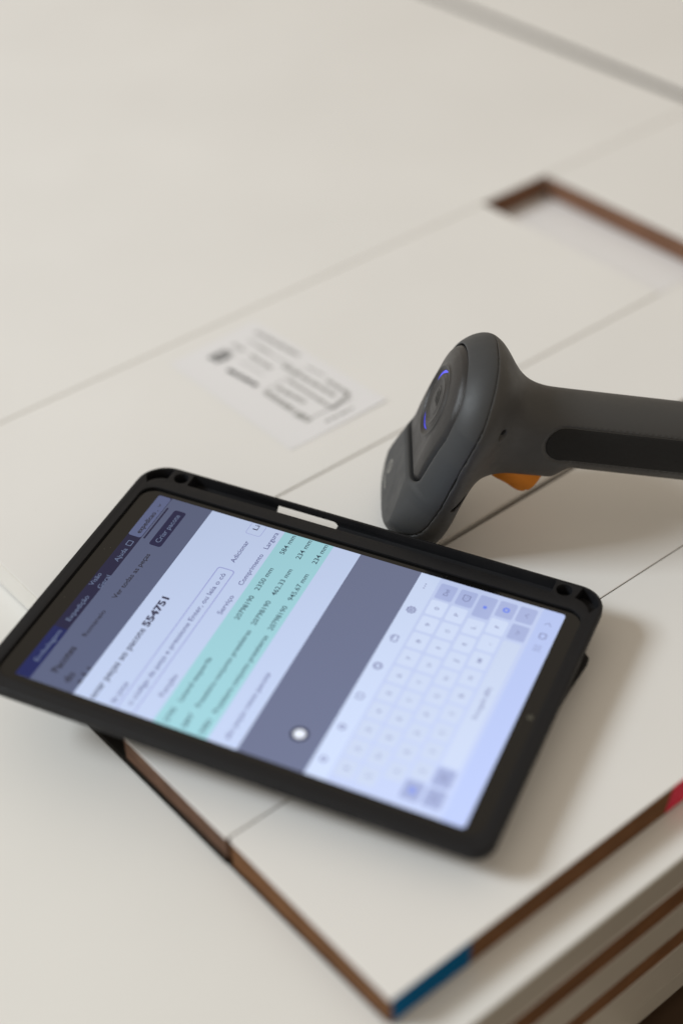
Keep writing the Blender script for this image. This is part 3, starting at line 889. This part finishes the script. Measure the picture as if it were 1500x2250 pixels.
uneven_sheen(M_GREY, 0.44, 0.6, 55); uneven_sheen(M_GREYD, 0.42, 0.6, 55); uneven_sheen(M_INS, 0.3, 0.46, 80)
scanner = empty("barcode_scanner", SM)
tag(scanner, "grey handheld barcode scanner with orange trigger and blue ring lights, lying nose down", "barcode scanner")
body, PB = sdf_mesh("body", f_body, (-50, -4, -48), (83, 190, 48), 0.85, M_GREYD, scanner)
cover, PC = sdf_mesh("top_cover", f_cover, (-50, -5, -48), (83, 21, 48), 0.62, M_GREY, scanner)
panel, PI = sdf_mesh("button_panel", f_insert, (-38, -4, -36), (40, 15, 36), 0.5, M_INS, scanner)
inlay, _ = sdf_mesh("grip_inlay", f_inlay, (-60, 55, 4), (20, 160, 22), 0.6, M_RUB, scanner)

# drop the scanner so that its lowest point rests on the boards
allz = SO[2] + (np.concatenate([PB, PC]) * MM) @ np.array((EV[2], BV[2], LV[2]))
SM2 = SM.copy(); SM2[2][3] -= allz.min() - 0.0002
scanner.matrix_world = SM2
print("scanner drop", allz.min())

def top_b(e, l, base=f_insert):
    """height of a surface above (e, l), found by bisection along b"""
    lo, hi = -6.0, 14.0
    for _ in range(36):
        mid = (lo + hi) / 2
        if base(np.array([e]), np.array([mid]), np.array([l]))[0] < 0: hi = mid
        else: lo = mid
    return hi

def strip_on(name, pts_w, m, lift, base=f_insert, parent=None, thick=0.25):
    """a narrow raised strip following a surface: pts_w = [(e, l, half width)]"""
    bm = bmesh.new(); prev = None
    n = len(pts_w)
    secs = []
    for i, (e, l, w) in enumerate(pts_w):
        e2, l2, _ = pts_w[min(i + 1, n - 1)]; e1, l1, _ = pts_w[max(i - 1, 0)]
        t = np.array((e2 - e1, l2 - l1)); t /= max(np.linalg.norm(t), 1e-9); nn = np.array((-t[1], t[0]))
        a = (e + nn[0] * w, l + nn[1] * w); c = (e - nn[0] * w, l - nn[1] * w)
        ba, bc = top_b(*a, base), top_b(*c, base)
        secs.append([bm.verts.new((a[0] * MM, (ba - lift) * MM, a[1] * MM)), bm.verts.new((c[0] * MM, (bc - lift) * MM, c[1] * MM)),
                     bm.verts.new((c[0] * MM, (bc + thick) * MM, c[1] * MM)), bm.verts.new((a[0] * MM, (ba + thick) * MM, a[1] * MM))])
    for a, b in zip(secs[:-1], secs[1:]):
        for i in range(4): bm.faces.new((a[i], a[(i + 1) % 4], b[(i + 1) % 4], b[i]))
    bm.faces.new(secs[0]); bm.faces.new(secs[-1][::-1])
    return obj(name, bm, m, parent or scanner)
def arc(r, a0, a1, w, n=14, ends=True, c=(0, 0)):
    out = []
    for i in range(n + 1):
        t = i / n; a = R(a0 + (a1 - a0) * t)
        k = min(1.0, 0.25 + 3.0 * min(t, 1 - t)) if ends else 1.0
        out.append((c[0] + r * math.cos(a), c[1] + r * math.sin(a), w * k))
    return out
# ring lights (angles measured from the nose direction towards the near side)
strip_on("ring_light", arc(16.4, 202, 262, 0.85), M_LEDB, 0.06, parent=panel)
strip_on("ring_light", arc(16.4, -40, 22, 1.0), M_LED, 0.06, parent=panel)
strip_on("ring_light", arc(16.4, 74, 150, 0.4), M_LEDN, 0.06, parent=panel)
# wireless symbol pressed into the middle of the button
for r_, w_ in ((7.4, 1.25), (4.4, 0.95), (1.9, 0.9)):
    strip_on("wireless_mark", arc(r_, 100, 205, w_, 10, False, (1.2, -2.2)), M_HOLE, 0.05, parent=panel)
# small round emblem and a pale line of print on the nose panel
strip_on("emblem", arc(3.6, 0, 360, 0.55, 24, False, (60.0, -14.0)), M_LOGO, 0.05, f_cover, parent=cover, thick=0.1)
strip_on("emblem", [(58.6, -16.2, .4), (60, -14, .7), (61.4, -11.6, .4)], M_LOGO, 0.05, f_cover, parent=cover, thick=0.1)
x = -27.0
while x < -6:
    wl = random.uniform(1.4, 3.0)
    strip_on("nose_print", [(68.0, x, 0.75), (68.0, x + wl, 0.75)], M_LOGO, 0.05, f_cover, parent=cover, thick=0.1)
    x += wl + 0.9

sc_ = bmesh.new()
bmesh.ops.create_uvsphere(sc_, u_segments=14, v_segments=8, radius=1.5 * MM, matrix=Matrix.Translation((-12.5 * MM, 31.5 * MM, (HOLE_L - 2.9) * MM)))
obj("hole_shade_ball", sc_, M_HOLE, scanner, True)  # black ball added inside the hole so that it reads dark
# trigger: an extruded side profile with rounded edges
prof = [(22, 40), (28, 42.5), (30.4, 47), (31.6, 55), (34.0, 62), (34.2, 66), (32.0, 69.4), (27.0, 71.4), (18, 71.8), (10, 70), (10, 42)]
def smooth_poly(p, it=2):
    for _ in range(it):
        q = []
        for i in range(len(p)):
            a, b = p[i], p[(i + 1) % len(p)]
            q += [(a[0] * .75 + b[0] * .25, a[1] * .75 + b[1] * .25), (a[0] * .25 + b[0] * .75, a[1] * .25 + b[1] * .75)]
        p = q
    return p
bm = bmesh.new()
pp = smooth_poly(prof)
va = [bm.verts.new((e * MM, b * MM, -7.5 * MM)) for e, b in pp]; vb = [bm.verts.new((e * MM, b * MM, 7.5 * MM)) for e, b in pp]
fa = bm.faces.new(va); fb = bm.faces.new(vb[::-1])
for i in range(len(pp)): bm.faces.new((va[i], vb[i], vb[(i + 1) % len(pp)], va[(i + 1) % len(pp)]))
ed = list(fa.edges) + list(fb.edges)
bmesh.ops.bevel(bm, geom=ed, offset=0.8 * MM, segments=4, affect='EDGES')
trg = obj("trigger", bm, M_ORANGE, scanner, True)

# scan window in the nose, facing the boards
bm = prism(bmesh.new(), [(x * MM, y * MM) for x, y in rrect(15.5, 24, -11, 11, 3, 5)], 0, 1.0 * MM)
for v in bm.verts:
    bq, lq, hq = v.co.x, v.co.y, v.co.z
    v.co = Vector((79.6 * MM + hq - 0.4 * MM, bq, lq))
obj("scan_window", bm, M_GLASS, scanner)
